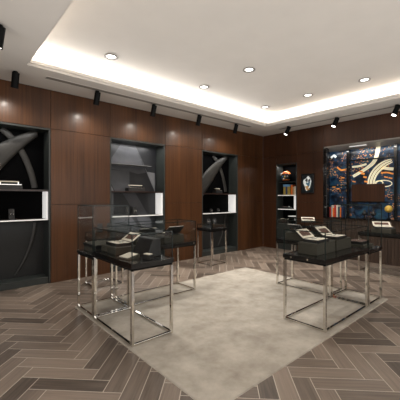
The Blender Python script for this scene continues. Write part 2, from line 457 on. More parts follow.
# ------------------------------------------------------------------ recessed tracks and the black spotlights
def track(x0, x1, y0, y1, label):
    t = thing('lighting_track', label, 'lighting track', ((x0+x1)/2, (y0+y1)/2, ZC-.001))
    w, d = (x1-x0)/2, (y1-y0)/2
    MB().box(-w, w, -d, d, -.004, 0, 'slot').build('slot_channel', t)
    f = MB(); q = .008
    f.box(-w-q, w+q, -d-q, -d, -.006, 0, 'ceiling'); f.box(-w-q, w+q, d, d+q, -.006, 0, 'ceiling')
    f.box(-w-q, -w, -d, d, -.006, 0, 'ceiling'); f.box(w, w+q, -d, d, -.006, 0, 'ceiling')
    f.build('slot_frame', t)
track(1.37, 6.56, 5.30, 5.41, 'long recessed grey track in the ceiling edge along the niche wall')
track(7.36, 7.46, .6, 5.0, 'long recessed grey track in the ceiling edge along the mural wall')
def spotlight(label, loc, direction, grp):
    t = thing('track_spotlight', label, 'spotlight', loc, 0, grp)
    d = Vector(direction).normalized(); L, r = .22, .052
    piv = Vector((0, 0, -.055)); p0 = piv-d*.07; p1 = p0+d*L
    if p0.z > -.02: p1.z -= p0.z+.02; p0.z = -.02
    MB().cyl((0, 0, 0), (0, 0, -.014), .035, 'black_matte').cyl((0, 0, -.014), (0, 0, -.07), .014, 'black_matte').build('swivel_mount', t)
    b = MB(); b.cyl(p0, p1, r, 'black_matte', seg=24); b.cyl(p1-d*.012, p1+d*.012, r*1.04, 'black_matte', seg=24, caps=False)
    b.build('lamp_body', t, False)
    MB().cyl(p1+d*.001, p1+d*.004, r*.86, 'lens', seg=24).build('lamp_lens', t)
    return Vector(loc)+p1+d*.02
zs = ZC-.009
for x, yy, lab in [(.95, 5.41, 'black cylinder spotlight on the niche wall side, nearest, above the first dark niche'),
                   (2.25, 5.41, 'black cylinder spotlight on the niche wall side, second from the left'),
                   (3.46, 5.40, 'black cylinder spotlight on the niche wall side, over the grey faceted niche'),
                   (4.70, 5.38, 'black cylinder spotlight on the niche wall side, fourth from the left'),
                   (5.99, 5.38, 'black cylinder spotlight on the niche wall side, farthest, near the corner')]:
    p = spotlight(lab, (x, yy, zs), (-.03, .30, -1), 'spotlights along the niche wall')
    spot('spotlight_lamp', p, (x, YL, 1.6), 34, 150, .9)
for x, yy, lab in [(7.27, 4.63, 'black cylinder spotlight on the mural wall side, nearest to the room corner'),
                   (7.33, 3.34, 'black cylinder spotlight on the mural wall side, middle one'),
                   (7.30, 2.05, 'black cylinder spotlight on the mural wall side, rightmost and largest')]:
    p = spotlight(lab, (x, yy, zs), (-.42, .30, -1), 'spotlights along the mural wall')
    spot('spotlight_lamp', p, (x-.9, yy+.6, 1.0), 45, 70, .8)
p = spotlight('black spotlight on the near end of the ceiling, at upper left edge', (.56, 4.08, zs), (-.1, .25, -1), None)

# ------------------------------------------------------------------ wall niches (built-in display cabinets)
def niche(name, label, loc, rotz, w, h, d, style, zl, zu, upper_white=False, group=None):
    t = thing(name, label, 'display cabinet', loc, rotz, group)
    q = .003; f = .032
    c = MB()
    c.box(q, f, 0, d, 0, h-q, 'charcoal'); c.box(w-f, w-q, 0, d, 0, h-q, 'charcoal')
    c.box(f, w-f, 0, d, h-f-q, h-q, 'charcoal')
    c.build('cabinet_frame', t, bevel=.003)
    b = MB(); b.box(f, w-f, d-.02, d, .0, h-f-q, 'niche_dark' if style != 'facet' else 'facet_a')
    if style == 'arc': b.box(f, w-f, d-.024, d-.02, .12, zl, 'niche_grey')
    if style == 'facet':
        W = w-2*f
        P = lambda u, v: (f+W*u, d-.024, zu+(h-f-zu)*v)
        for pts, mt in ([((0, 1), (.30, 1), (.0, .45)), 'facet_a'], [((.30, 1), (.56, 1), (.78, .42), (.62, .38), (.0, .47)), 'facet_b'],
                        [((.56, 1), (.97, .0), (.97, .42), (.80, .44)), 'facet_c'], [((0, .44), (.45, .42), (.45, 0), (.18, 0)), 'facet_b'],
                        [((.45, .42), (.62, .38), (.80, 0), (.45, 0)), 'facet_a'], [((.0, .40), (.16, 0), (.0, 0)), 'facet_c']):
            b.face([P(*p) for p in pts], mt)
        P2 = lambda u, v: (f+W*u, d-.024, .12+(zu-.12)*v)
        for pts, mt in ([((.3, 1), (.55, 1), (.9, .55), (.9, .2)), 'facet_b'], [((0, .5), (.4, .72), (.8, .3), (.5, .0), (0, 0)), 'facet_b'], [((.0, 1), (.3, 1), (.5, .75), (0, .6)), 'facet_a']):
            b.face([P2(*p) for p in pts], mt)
    b.build('back_panel', t)
    if style == 'arc':
        Z = lambda v: .0+v
        yb = d-.045
        def arc(cx, cz, rx, rz, a0, a1, n=28): return [(cx+rx*math.cos(R(a0+(a1-a0)*i/n)), yb, cz+rz*math.sin(R(a0+(a1-a0)*i/n))) for i in range(n+1)]
        clipu = lambda P: [p for p in P if f+.02 < p[0] < w-f-.02 and .14 < p[2] < h-f-.008]
        # wide tapering band sweeping from the top right to the left edge
        n = 26
        pts = [(1.26-1.18*(i/n), yb-.02, 2.79-1.15*(i/n)+.10*math.sin(math.pi*i/n)) for i in range(n+1)]
        pts = clipu(pts); ws = [.13+.25*min(1, i/(len(pts)*.6)) for i in range(len(pts))]
        MB().ribbon(pts, ws, (0, 1, 0), .012, .03, 'ribbon').build('ribbon_band', t, True)
        # narrow band following a large circle
        pts = clipu(arc(w*.18, 1.36, w*.70, 1.56, 100, -60, 80))
        up = [p for p in pts if p[2] > zu+.01]; lo = [p for p in pts if p[2] < zl-.03]
        MB().ribbon(up, .11, (0, 1, 0), .008, .012, 'ribbon').build('ribbon_band', t, True)
        if len(lo) > 2: MB().ribbon(lo, [.07-.04*i/len(lo) for i in range(len(lo))], (0, 1, 0), .006, .008, 'ribbon').build('ribbon_band', t, True)
    MB().box(f, w-f, .03, d-.025, 0, .12, 'charcoal').build('plinth', t, bevel=.004)
    s = MB(); s.box(f, w-f, .05, d-.03, zu-.03, zu, 'shelf_brown'); s.box(f, w-f, .045, .05, zu-.02, zu, 'white_edge' if upper_white else 'shelf_brown')
    s.build('shelf', t)
    s = MB(); s.box(f, w-f, .05, d-.03, zl-.02, zl, 'shelf_brown'); s.build('shelf', t)
    MB().box(f, w-f, .045, .05, zl-.02, zl, 'white_edge').build('shelf_edge', t)
    if style == 'small': MB().box(w-f-.25, w-f-.002, d-.06, d-.03, zl+.002, zu-.032, 'white_lit').build('light_panel', t)
    else: MB().box(w-f-.025, w-f-.002, .06, d-.03, zl+.002, zu-.032, 'white_lit').build('light_panel', t)
    if style == 'facet':
        MB().box(f+.06, f+.19, d-.05, d-.03, zl+.002, zu-.032, 'facet_c').build('back_strip', t)
        MB().box(f, w-f-.28, .1, d-.03, 2.28, 2.292, 'facet_c').build('glass_shelf', t)
    if style == 'small':
        MB().box(f, w-f, .05, d-.03, 2.02, 2.04, 'charcoal').build('shelf', t)
        MB().box(f, w-f, .02, d-.03, .12, .78, 'charcoal').build('base_cabinet', t)
        MB().box(f+.35, w-f-.02, .06, d-.03, 1.0, 1.015, 'white_edge').build('shelf', t)
    return t
NG = 'recessed wall niches along the wood wall'
niche('wall_niche', 'dark wall niche with curved grey bands, nearest and largest, at the left edge', (.21, YL, 0), 0, 1.39, NZ, .36, 'arc', 1.17, 1.70, group=NG)
niche('wall_niche', 'wall niche backed with angular grey facets, behind the left showcases', (2.74, YL, 0), 0, 1.38, NZ, .36, 'facet', 1.16, 1.70, group=NG)
niche('wall_niche', 'dark wall niche with crossing curved bands, farthest on the long wood wall', (5.29, YL, 0), 0, 1.41, NZ, .36, 'arc', 1.14, 1.68, group=NG)
niche('wall_niche', 'small wall niche with white shelves and books, left of the framed picture', (XB, KY1, 0), R(-90), KY1-KY0, KZ, .36, 'small', 1.22, 1.64, True, group=NG)
for x, yy, e_ in [(.9, YL+.16, 1.6), (3.43, YL+.16, 6), (6.0, YL+.16, 2)]:
    area('niche_lamp', (x, yy, NZ-.06), (0, 0, 0), 1.0, .05, e_)
    area('shelf_lamp', (x, yy, 1.12), (0, 0, 0), 1.0, .05, e_*.6)
area('niche_lamp', (XB+.16, (KY0+KY1)/2, KZ-.06), (0, 0, 0), .05, .5, 3)

# ------------------------------------------------------------------ mural cabinet on the back wall
XM = XB+.30
mu = thing('mural_cabinet', 'wide recessed display cabinet with lit night city mural in black frame', 'display cabinet', (XB, (AY0+AY1)/2, 0))
def my(y_): return y_-(AY0+AY1)/2
mm = MB()
q = .003
MB().box(-.03, .34, my(AY1)-.03, my(AY1)-q, AZ0, AZ1-q, 'black_gloss').build('side_frame', mu); MB().box(-.03, .34, my(AY0)+q, my(AY0)+.03, AZ0, AZ1-q, 'black_gloss').build('side_frame', mu)
so = MB()
y0, y1 = my(AY0)+.03, my(AY1)-.03
so.hexa([(-.02, y0, AZ1-.03), (.30, y0, AZ1-.115), (.30, y1, AZ1-.115), (-.02, y1, AZ1-.03), (-.02, y0, AZ1-q), (.30, y0, AZ1-q), (.30, y1, AZ1-q), (-.02, y1, AZ1-q)], 'canopy')
so.build('top_canopy', mu)
MB().box(.07, .13, my(3.30), my(2.90), AZ1-.072, AZ1-.060, 'white_lit').build('light_strip', mu)
for ya, s_ in ((y1, 1), (y0, -1)):
    p = MB(); p.box(-.02, .10, ya-.07 if s_ > 0 else ya, ya if s_ > 0 else ya+.07, AZ0+.02, AZ1-.035, 'black_gloss'); po = p.build('pillar', mu, bevel=.006)
    for zz in (1.30, 1.60, 2.18):
        MB().box(-.028, -.02, ya-.062*s_ if s_ > 0 else ya+.0, ya-.005 if s_ > 0 else ya+.06, zz, zz+.018, 'chrome').build('bracket', po)
MB().box(-.06, .30, y0, y1, AZ0-.002, AZ0+.02, 'black_gloss').build('bottom_ledge', mu)
# three prints and two mullions
MUL = [3.385, 2.30]
secs = [(MUL[0]+.03, AY1-.03), (MUL[1]+.03, MUL[0]-.03), (AY0+.03, MUL[1]-.03)]
def on_x(px, py, x=XM-.003):
    r_ = (px-200)/303; yy = x*(RT.x-r_*F.x)/(r_*F.y-RT.y); d = x*F.x+yy*F.y
    return Vector((x-XB, my(yy), EYE+(198-py)*d/303))
def bez(pts, n=14):
    out = []
    P = [Vector(p) for p in pts]
    for i in range(len(P)-1):
        a = P[max(i-1, 0)]; b_ = P[i]; c = P[i+1]; d = P[min(i+2, len(P)-1)]
        for k in range(n):
            t = k/n
            out.append(.5*((2*b_)+(c-a)*t+(2*a-5*b_+4*c-d)*t*t+(3*b_-a-3*c+d)*t**3))
    out.append(P[-1]); return out
for k, (ya, yb) in enumerate(secs):
    g = MB(); g.box(XM-XB, XM-XB+.02, my(ya), my(yb), AZ0+.02, AZ1-.115, 'mural')
    if k == 1:
        N = (1, 0, 0)
        road = bez([on_x(378.5, 146), on_x(375, 160), on_x(367, 168), on_x(353, 176.5)])
        g.strip(road, [.10-.03*i/len(road) for i in range(len(road))], N, 'trail_white')
        g.strip(bez([on_x(366.5, 164), on_x(360, 166), on_x(352, 167)]), .05, N, 'trail_white')
        main = bez([on_x(392, 160.5), on_x(384, 164), on_x(376, 171), on_x(372, 178), on_x(370.5, 185)])
        for off, wd, mt in ((0, .17, 'trail_white'),): g.strip(main, [wd*(.55+.45*min(1, i/20)) for i in range(len(main))], N, mt)
        for s_ in (-.035, .035):
            ln = []
            for i, p in enumerate(main):
                d_ = (main[min(i+1, len(main)-1)]-main[max(i-1, 0)]).normalized(); qn = d_.cross(Vector(N)).normalized()
                ln.append(p+qn*s_*(.55+.45*min(1, i/20))+Vector((-.0015, 0, 0)))
            g.strip(ln, .014, N, 'trail_line')
        g.strip(bez([on_x(381, 167.5), on_x(387, 168.5), on_x(393.5, 169)]), .07, N, 'trail_white')
        g.strip(bez([on_x(381, 173), on_x(387, 172.5), on_x(393.5, 174)]), .035, N, 'trail_orange')
        loop = [on_x(384+8*math.cos(R(a)), 183.5+3.2*math.sin(R(a))) for a in range(0, 361, 15)]
        g.strip(loop, .022, N, 'trail_white')
        loop = [on_x(379+4*math.cos(R(a)), 183+2.2*math.sin(R(a))) for a in range(0, 361, 20)]
        g.strip(loop, .022, N, 'trail_white')
        for (a, c_, w_) in ((363, 174, .05), (365, 177.5, .045), (361, 172, .04), (366, 182, .04), (386, 177.5, .03), (390.5, 178.5, .03), (354, 182, .03)):
            p = on_x(a, c_); g.strip([p-Vector((.001, .04, .0)), p+Vector((-.001, .04, .02))], w_, N, 'trail_orange')
    else:
        N = (1, 0, 0)
        if k == 0:
            g.strip(bez([on_x(337, 167), on_x(341, 170), on_x(345.5, 169.5)]), .045, N, 'trail_orange')
            g.strip(bez([on_x(331, 158), on_x(334, 155.5), on_x(336, 157.5)]), .06, N, 'print_white')
            for (a, c_) in ((334, 187), (338, 189), (343, 178)):
                p = on_x(a, c_); g.strip([p-Vector((.001, .04, 0)), p+Vector((-.001, .04, .01))], .03, N, 'trail_orange')
    g.build('mural_print', mu)
for yy in MUL: MB().box(.18, .29, my(yy)-.03, my(yy)+.03, AZ0+.02, AZ1-.115, 'black_gloss').build('mullion', mu)
MB().box(.20, .285, my(MUL[1])+.03, my(MUL[0])-.03, 2.50, 2.535, 'black_gloss').build('shelf', mu)
MB().box(.20, .285, my(MUL[0])+.03, y1, 1.86, 1.885, 'black_gloss').build('shelf', mu)
a = on_x(352.5, 184); c_ = on_x(385, 201.5)
MB().box(.24, .292, c_.y, a.y, c_.z, 1.90, 'walnut_dark').build('wood_panel', mu)
MB().box(.18, .292, c_.y-.1, a.y, c_.z-.03, c_.z, 'black_gloss').build('shelf', mu)
area('mural_lamp', (XB+.12, (AY0+AY1)/2, AZ1-.16), (0, R(-12), 0), .04, 1.9, 7)

# books and the round ornament on the mural ledge
def book(label, loc, rotz, w, h, d, mat, group, lean=0):
    t = thing('book', label, 'book', loc, rotz, group)
    o = MB().box(0, w, 0, d, 0, h, mat).build('cover', t, bevel=.002); o.rotation_euler = (0, lean, 0)
    p = MB().box(.003, w-.003, .004, d+.002, .004, h+.0015, 'off_white').build('pages', t); p.rotation_euler = (0, lean, 0)
    return t
yb = 3.80
for mat, w_, h_, lab in [('red', .035, .26, 'red book, first from the left on the mural ledge'), ('off_white', .03, .30, 'white book, next to the first red book on the mural ledge'),
                         ('orange', .04, .24, 'orange book on the mural ledge, left half of the row'), ('red', .045, .31, 'tall thick red book in the middle of the mural ledge row'),
                         ('off_white', .04, .33, 'tallest white book on the mural ledge, right of the thick red one'), ('teal', .04, .27, 'dark teal book on the mural ledge between white and orange ones'),
                         ('orange', .035, .25, 'small orange book at the right end of the mural ledge row'), ('navy', .04, .28, 'navy blue book, last on the right of the mural ledge row')]:
    book(lab, (XB+.06, yb, AZ0+.021), R(-90), w_, h_, .17, mat, 'books on the mural ledge'); yb -= w_+.006
def ball(mb, c, r, mat, seg=20, sz=1.0):
    mb.lathe([(max(r*math.sin(math.pi*i/10), 1e-4), -r*sz*math.cos(math.pi*i/10)) for i in range(11)], mat, c, seg)
    return mb
px = on_x(390.5, 207, XB+.12)
t = thing('globe_ornament', 'round yellow and cream ornament on a dark stand, right side of the mural ledge', 'ornament', (XB+.12, 2.42, AZ0+.021))
ball(MB(), (0, 0, .24), .085, 'yellow').build('globe', t, True)
MB().lathe([(.0001, 0), (.05, 0), (.045, .015), (.012, .03), (.012, .16), (.0001, .16)], 'black_matte').build('stand', t, True)
for yy, hh, lab in [(2.95, .2, 'low dark bust stand on the mural ledge below the wood panel, left one'), (2.75, .24, 'dark bust stand on the mural ledge below the wood panel, right one')]:
    t = thing('necklace_bust', lab, 'display bust', (XB+.12, yy, AZ0+.021), 0, 'busts on the mural ledge')
    MB().lathe([(.0001, 0), (.05, 0), (.045, .015), (.014, .03), (.014, .06), (.0001, .06)], 'black_matte').build('stand', t, True)
    MB().lathe([(.012, .06), (.05, .08), (.065, .12), (.035, .15), (.022, hh-.02), (.026, hh), (.0001, hh+.005)], 'black_leather').build('bust', t, True)

# ------------------------------------------------------------------ framed picture between niche and mural
t = thing('framed_picture', 'black framed picture with pale glowing abstract figure, between small niche and mural', 'picture', (XB-.001, 4.395, 1.68))
f = MB(); W, H = .195, .55
f.box(-.03, 0, -W, -W+.03, 0, H, 'black_gloss').box(-.03, 0, W-.03, W, 0, H, 'black_gloss').box(-.03, 0, -W+.03, W-.03, 0, .03, 'black_gloss').box(-.03, 0, -W+.03, W-.03, H-.03, H, 'black_gloss')
f.build('picture_frame', t, bevel=.003)
g = MB(); g.box(-.012, -.002, -W+.03, W-.03, .03, H-.03, 'print_dark')
def blob(cy, cz, ry, rz, mat, d=.0, ph=0, am=.18):
    g.face([(-.013-d, cy+ry*math.cos(R(a))*(1+am*math.sin(R(3*a+ph))), cz+rz*math.sin(R(a))*(1+am*math.sin(R(4*a+ph)))) for a in range(360, 0, -15)], mat)
blob(.01, .28, .115, .185, 'print_white', 0, 20); blob(-.02, .27, .055, .075, 'print_blue', .001, 60, .3); blob(.02, .17, .05, .045, 'print_tan', .001, 10, .3)
blob(.03, .37, .035, .05, 'print_dark', .001, 100, .3); blob(-.05, .36, .03, .04, 'print_dark', .0012, 40, .3); blob(0, .31, .02, .02, 'print_white', .002); blob(-.01, .115, .06, .02, 'print_tan', .001, 70)
g.build('print', t)

# ------------------------------------------------------------------ goods in the niches
def frame_tray(label, loc, rotz, w=.30, group=None):
    """open jewellery tray: black box with a silver rim and a raised silver display bar"""
    t = thing('jewellery_tray', label, 'jewellery tray', loc, rotz, group)
    MB().taper(-w/2, w/2, -.09, .09, 0, .075, .008, 'black_leather').build('tray_box', t, bevel=.003)
    r_ = MB(); z = .0755; a, d = w/2-.015, .078
    r_.box(-a, a, -d, -d+.014, z, z+.012, 'silver').box(-a, a, d-.014, d, z, z+.012, 'silver').box(-a, -a+.014, -d+.014, d-.014, z, z+.012, 'silver').box(a-.014, a, -d+.014, d-.014, z, z+.012, 'silver')
    r_.build('silver_rim', t)
    b = MB(); b.box(-a+.03, -a+.05, -.02, .02, z, .125, 'silver').box(a-.05, a-.03, -.02, .02, z, .125, 'silver').box(-a+.03, a-.03, -.03, .03, .125, .142, 'cream')
    b.build('display_bar', t)
    return t
def stand(label, loc, rotz, h=.13, group=None):
    """small upright earring stand: black foot and upright plate, silver pair of drops"""
    t = thing('earring_stand', label, 'earring stand', loc, rotz, group)
    MB().box(-.05, .05, -.04, .04, 0, .012, 'black_gloss').build('foot', t, bevel=.002)
    p = MB(); mt = Matrix.Translation((0, .02, .012)) @ Matrix.Rotation(R(-12), 4, 'X')
    p.obox(mt, .09, .01, h, 'black_leather', (-.045, 0, 0)); p.build('plate', t, bevel=.002)
    for s_ in (-.02, .02):
        e_ = MB(); ball(e_, (s_, -.0, h*.62), .008, 'silver', 10); e_.cyl((s_, .0, h*.60), (s_, 0, h*.40), .004, 'silver', seg=8)
        e_.build('earring', t, True)
    return t
frame_tray('silver rimmed jewellery tray on the upper shelf of the nearest dark niche', (.98, YL+.18, 1.701), 0, .38, 'trays on niche shelves')
frame_tray('silver rimmed jewellery tray on the upper shelf of the grey faceted niche', (3.42, YL+.17, 1.701), 0, .42, 'trays on niche shelves')
frame_tray('small silver jewellery tray on the upper shelf of the farthest dark niche', (6.02, YL+.17, 1.681), 0, .24, 'trays on niche shelves')
SG = 'earring stands on niche shelves'
stand('earring stand on the lower shelf of the nearest dark niche, left one', (.80, YL+.16, 1.171), 0, .18, SG)
stand('earring stand on the lower shelf of the nearest dark niche, right one', (1.02, YL+.16, 1.171), 0, .18, SG)
stand('earring stand on the lower shelf of the grey faceted niche, left one', (3.24, YL+.16, 1.161), 0, .18, SG)
stand('earring stand on the lower shelf of the grey faceted niche, right one', (3.42, YL+.16, 1.161), 0, .18, SG)
stand('tiny earring stand on the lower shelf of the farthest dark niche, left one', (5.80, YL+.16, 1.141), 0, .10, SG)
stand('tiny earring stand on the lower shelf of the farthest dark niche, right one', (6.08, YL+.16, 1.141), 0, .10, SG)
# small niche on the back wall: helmet-like ornament, box and books
t = thing('round_ornament', 'round orange, blue and black ornament on the top shelf of the small niche', 'ornament', (XB+.16, 5.20, 2.041), R(-90))
h = MB(); ball(h, (0, 0, .17), .15, 'orange', 24, 1.08)
h.build('shell', t, True)
MB().lathe([(.09, 0), (.13, .012), (.125, .03), (.07, .05)], 'black_matte').build('neck_ring', t, True)
v = MB()
v.lathe([(.128, .07), (.156, .13), (.158, .19), (.140, .23)], 'black_gloss', seg=28); v.build('visor_band', t, True)
v = MB()
for a, z_, r_, mt in ((-100, .16, .035, 'sky_blue'), (-75, .15, .03, 'yellow'), (-130, .19, .03, 'off_white'), (-90, .09, .03, 'off_white'), (-60, .21, .03, 'navy'), (-155, .24, .045, 'off_white'), (-118, .12, .025, 'sky_blue')):
    ball(v, (.135*math.cos(R(a)), .135*math.sin(R(a)), z_), r_, mt, 12)
v.build('painted_bosses', t, True)
t = thing('gift_box', 'olive yellow box with a blue lid on the middle shelf of the small niche', 'box', (XB+.17, 5.14, 1.641), R(-90))
MB().box(-.115, .115, -.08, .08, 0, .25, 'yellow_olive').build('box_body', t, bevel=.004)
MB().box(-.12, .12, -.085, .085, .2505, .32, 'sky_blue').build('box_lid', t, bevel=.004)
MB().box(-.03, .03, -.084, -.0805, .02, .25, 'navy').build('box_band', t)
for mat, yy, w_, h_, lab in [('orange', 4.985, .045, .30, 'orange book beside the olive box in the small niche'), ('tan', 4.93, .05, .24, 'tan book, middle one beside the olive box in the small niche'), ('off_white', 4.87, .04, .25, 'cream book, last of the three in the small niche')]:
    book(lab, (XB+.08, yy, 1.641), R(-90), w_, h_, .16, mat, 'books in the small niche')
frame_tray('patterned jewellery tray on the base of the small niche', (XB+.15, 5.24, .781), R(-90), .34)
t = thing('black_display_box', 'black display box between the white shelves of the small niche', 'display box', (XB+.17, 5.2, 1.221), R(-90))
MB().taper(-.15, .15, -.09, .09, 0, .06, .01, 'black_leather').build('box_body', t, bevel=.004)
MB().box(-.1, .1, -.05, .05, .0605, .075, 'silver').build('display_pad', t)

# ------------------------------------------------------------------ rug
RZ = .011
rg = MB(); rg.taper(1.50, 5.20, 1.575, 4.40, .0005, RZ, .006, 'rug')
tag(rg.build('area_rug'), 'large plain beige rug under the two groups of showcases', 'rug')

# ------------------------------------------------------------------ showcases
def showcase(name, label, x0, x1, y0, y1, deck, th, glass, z0=RZ, locks=(), group=None, leg=.030):
    cx, cy = (x0+x1)/2, (y0+y1)/2; w, d = (x1-x0)/2, (y1-y0)/2
    t = thing(name, label, 'showcase', (cx, cy, z0+.0005), 0, group)
    D, T = deck-z0, deck-th-z0
    k = MB(); k.box(-w, w, -d, d, T+.022, D, 'black_gloss'); k.box(-w+.012, w-.012, -d+.012, d-.012, T, T+.022, 'black_matte')
    dk = k.build('deck', t, bevel=.003)
    for (ax, off) in locks:
        if ax == 'x': p0, p1 = (-w-.001, off, T+.045), (-w-.010, off, T+.045)
        elif ax == 'X': p0, p1 = (w+.001, off, T+.045), (w+.010, off, T+.045)
        else: p0, p1 = (off, -d-.001, T+.045), (off, -d-.010, T+.045)
        MB().cyl(p0, p1, .012, 'chrome', seg=12).build('lock', dk)
    for sx in (-1, 1):
        for sy in (-1, 1):
            xa, ya = sx*(w-.004), sy*(d-.004)
            MB().box(min(xa, xa-sx*leg), max(xa, xa-sx*leg), min(ya, ya-sy*leg), max(ya, ya-sy*leg), 0, T, 'chrome').build('leg', t, bevel=.002)
    b = MB(); a, c_ = w-.004-leg, d-.004-leg; h_ = .022
    b.box(-a, a, -d+.006, -d+.004+leg, 0, h_, 'chrome').box(-a, a, d-.004-leg, d-.006, 0, h_, 'chrome')
    b.box(-w+.006, -w+.004+leg, -c_, c_, 0, h_, 'chrome').box(w-.004-leg, w-.006, -c_, c_, 0, h_, 'chrome')
    b.build('base_frame', t, bevel=.002)
    if glass > deck:
        G = glass-z0; i = .012; e_ = .0045
        X, Y = w-i, d-i
        g = MB(); q = D+.001
        g.face([(-X, -Y, q), (X, -Y, q), (X, -Y, G), (-X, -Y, G)], 'glass').face([(-X, Y, q), (X, Y, q), (X, Y, G), (-X, Y, G)], 'glass')
        g.face([(-X, -Y, q), (-X, Y, q), (-X, Y, G), (-X, -Y, G)], 'glass').face([(X, -Y, q), (X, Y, q), (X, Y, G), (X, -Y, G)], 'glass')
        g.face([(-X, -Y, G), (X, -Y, G), (X, Y, G), (-X, Y, G)], 'glass')
        for sx in (-X, X):
            for sy in (-Y, Y): g.box(sx-e_, sx+e_, sy-e_, sy+e_, q, G+e_, 'glass_edge')
        for s_ in (-Y, Y): g.box(-X, X, s_-e_, s_+e_, G-e_, G+e_, 'glass_edge')
        for s_ in (-X, X): g.box(s_-e_, s_+e_, -Y, Y, G-e_, G+e_, 'glass_edge')
        g.build('glass_case', t)
    return t
SC = 'glass showcases on chrome legs'
showcase('glass_showcase', 'long low glass showcase on chrome legs, front of the left group', 1.525, 2.06, 2.80, 3.81, .868, .078, 1.17, group=SC)
showcase('glass_showcase', 'square showcase with tall glass box, corner of the left group near the wood wall', 1.525, 2.06, 3.825, 4.385, .815, .062, 1.445, group=SC)
showcase('glass_showcase', 'long low glass showcase running away to the right behind the left group', 2.08, 3.30, 3.85, 4.36, .830, .075, 1.165, locks=(('X', -.12), ('y', .55)), group=SC)
showcase('glass_showcase', 'long low glass showcase on chrome legs, front of the right group', 3.35, 4.62, 1.645, 2.21, .842, .075, 1.15, locks=(('x', .16), ('x', -.06)), group=SC)
showcase('glass_showcase', 'square showcase with tall glass box, right corner of the right group', 4.64, 5.18, 1.645, 2.21, .805, .062, 1.445, group=SC)
showcase('glass_showcase', 'long low glass showcase at the back of the right group, beside the small niche', 4.60, 5.13, 2.23, 3.18, .825, .072, 1.165, group=SC)
PG = 'square display tables along the walls'
showcase('display_table', 'square chrome legged display table by the wood wall behind the left group', 2.05, 2.57, 5.0, 5.5, .85, .07, .93, z0=0, group=PG)
showcase('display_table', 'square chrome legged display table by the wood wall before the farthest niche', 4.70, 5.22, 4.97, 5.47, .85, .07, .93, z0=0, group=PG)
showcase('display_table', 'square display table under the framed picture at the back wall', 7.0, 7.5, 3.78, 4.28, .85, .07, .93, z0=0, group=PG)
showcase('display_counter', 'long dark display counter in front of the mural at the right edge', 6.76, 7.28, .80, 2.62, .83, .075, .831, z0=0, locks=(('x', -.2),))

# ------------------------------------------------------------------ jewellery goods on the showcases
def riser(label, x0, x1, y0, y1, z, h_, group='suede blocks in the showcases'):
    t = MB().taper(-(x1-x0)/2, (x1-x0)/2, -(y1-y0)/2, (y1-y0)/2, 0, h_, .004, 'suede').build('display_block', None, bevel=.004)
    t.location = ((x0+x1)/2, (y0+y1)/2, z+.0015); return tag(t, label, 'display block', group)
def jewel_box(label, loc, rotz, w=.26, d=.20, open_=40, pad='cream', group='open jewellery boxes'):
    """faces local -y; the lid is hinged on the +y edge and leans back"""
    t = thing('jewellery_box', label, 'jewellery box', loc, rotz, group)
    b = MB(); h_ = .035
    b.box(-w/2, w/2, -d/2, d/2, 0, .012, 'black_leather')
    for a in ((-w/2, w/2, -d/2, -d/2+.012), (-w/2, w/2, d/2-.012, d/2), (-w/2, -w/2+.012, -d/2+.012, d/2-.012), (w/2-.012, w/2, -d/2+.012, d/2-.012)):
        b.box(*a, .012, h_, 'black_leather')
    b.build('box_base', t)
    p = MB(); q = w/2-.014
    p.box(-q, -.006, -d/2+.014, d/2-.014, .0125, .038, pad).box(.006, q, -d/2+.014, d/2-.014, .0125, .038, pad)
    p.build('cushion', t, bevel=.006)
    j = MB()
    for s_ in (-.06, .06):
        n = 12
        for i in range(n):
            a0, a1 = 2*math.pi*i/n, 2*math.pi*(i+1)/n
            j.cyl((s_+.03*math.cos(a0), .03*math.sin(a0), .0425), (s_+.03*math.cos(a1), .03*math.sin(a1), .0425), .004, 'silver', seg=6, caps=False)
    j.build('bracelets', t, True)
    mt = Matrix.Translation((0, d/2, h_+.001)) @ Matrix.Rotation(R(open_), 4, 'X')
    d0 = d; d = d*.82
    l = MB(); l.obox(mt, w, d, .012, 'black_leather', (-w/2, 0, -.013))
    lo = l.build('lid', t, bevel=.002)
    f_ = MB(); b_ = .032
    f_.obox(mt, w-.012, b_, .006, 'cream', (-w/2+.006, .006, .0)).obox(mt, w-.012, b_, .006, 'cream', (-w/2+.006, d-.006-b_, .0))
    f_.obox(mt, b_, d-.012-2*b_, .006, 'cream', (-w/2+.006, .006+b_, .0)).obox(mt, b_, d-.012-2*b_, .006, 'cream', (w/2-.006-b_, .006+b_, .0))
    f_.obox(mt, w-.012-2*b_, d-.012-2*b_, .003, 'brown_pad', (-w/2+.006+b_, .006+b_, .0))
    f_.build('lid_lining', lo)
    return t
# right front showcase
riser('olive suede block in the right front showcase, left one', 3.50, 4.00, 1.83, 2.09, .842, .145)
riser('olive suede block in the right front showcase, right one', 4.03, 4.50, 1.83, 2.09, .842, .145)
jewel_box('open jewellery box with cream lining on the left block of the right front showcase', (3.70, 1.94, .9905), 0, .30, .20, 40)
jewel_box('open jewellery box with cream lining on the right block of the right front showcase', (4.22, 1.94, .9905), 0, .30, .20, 40)
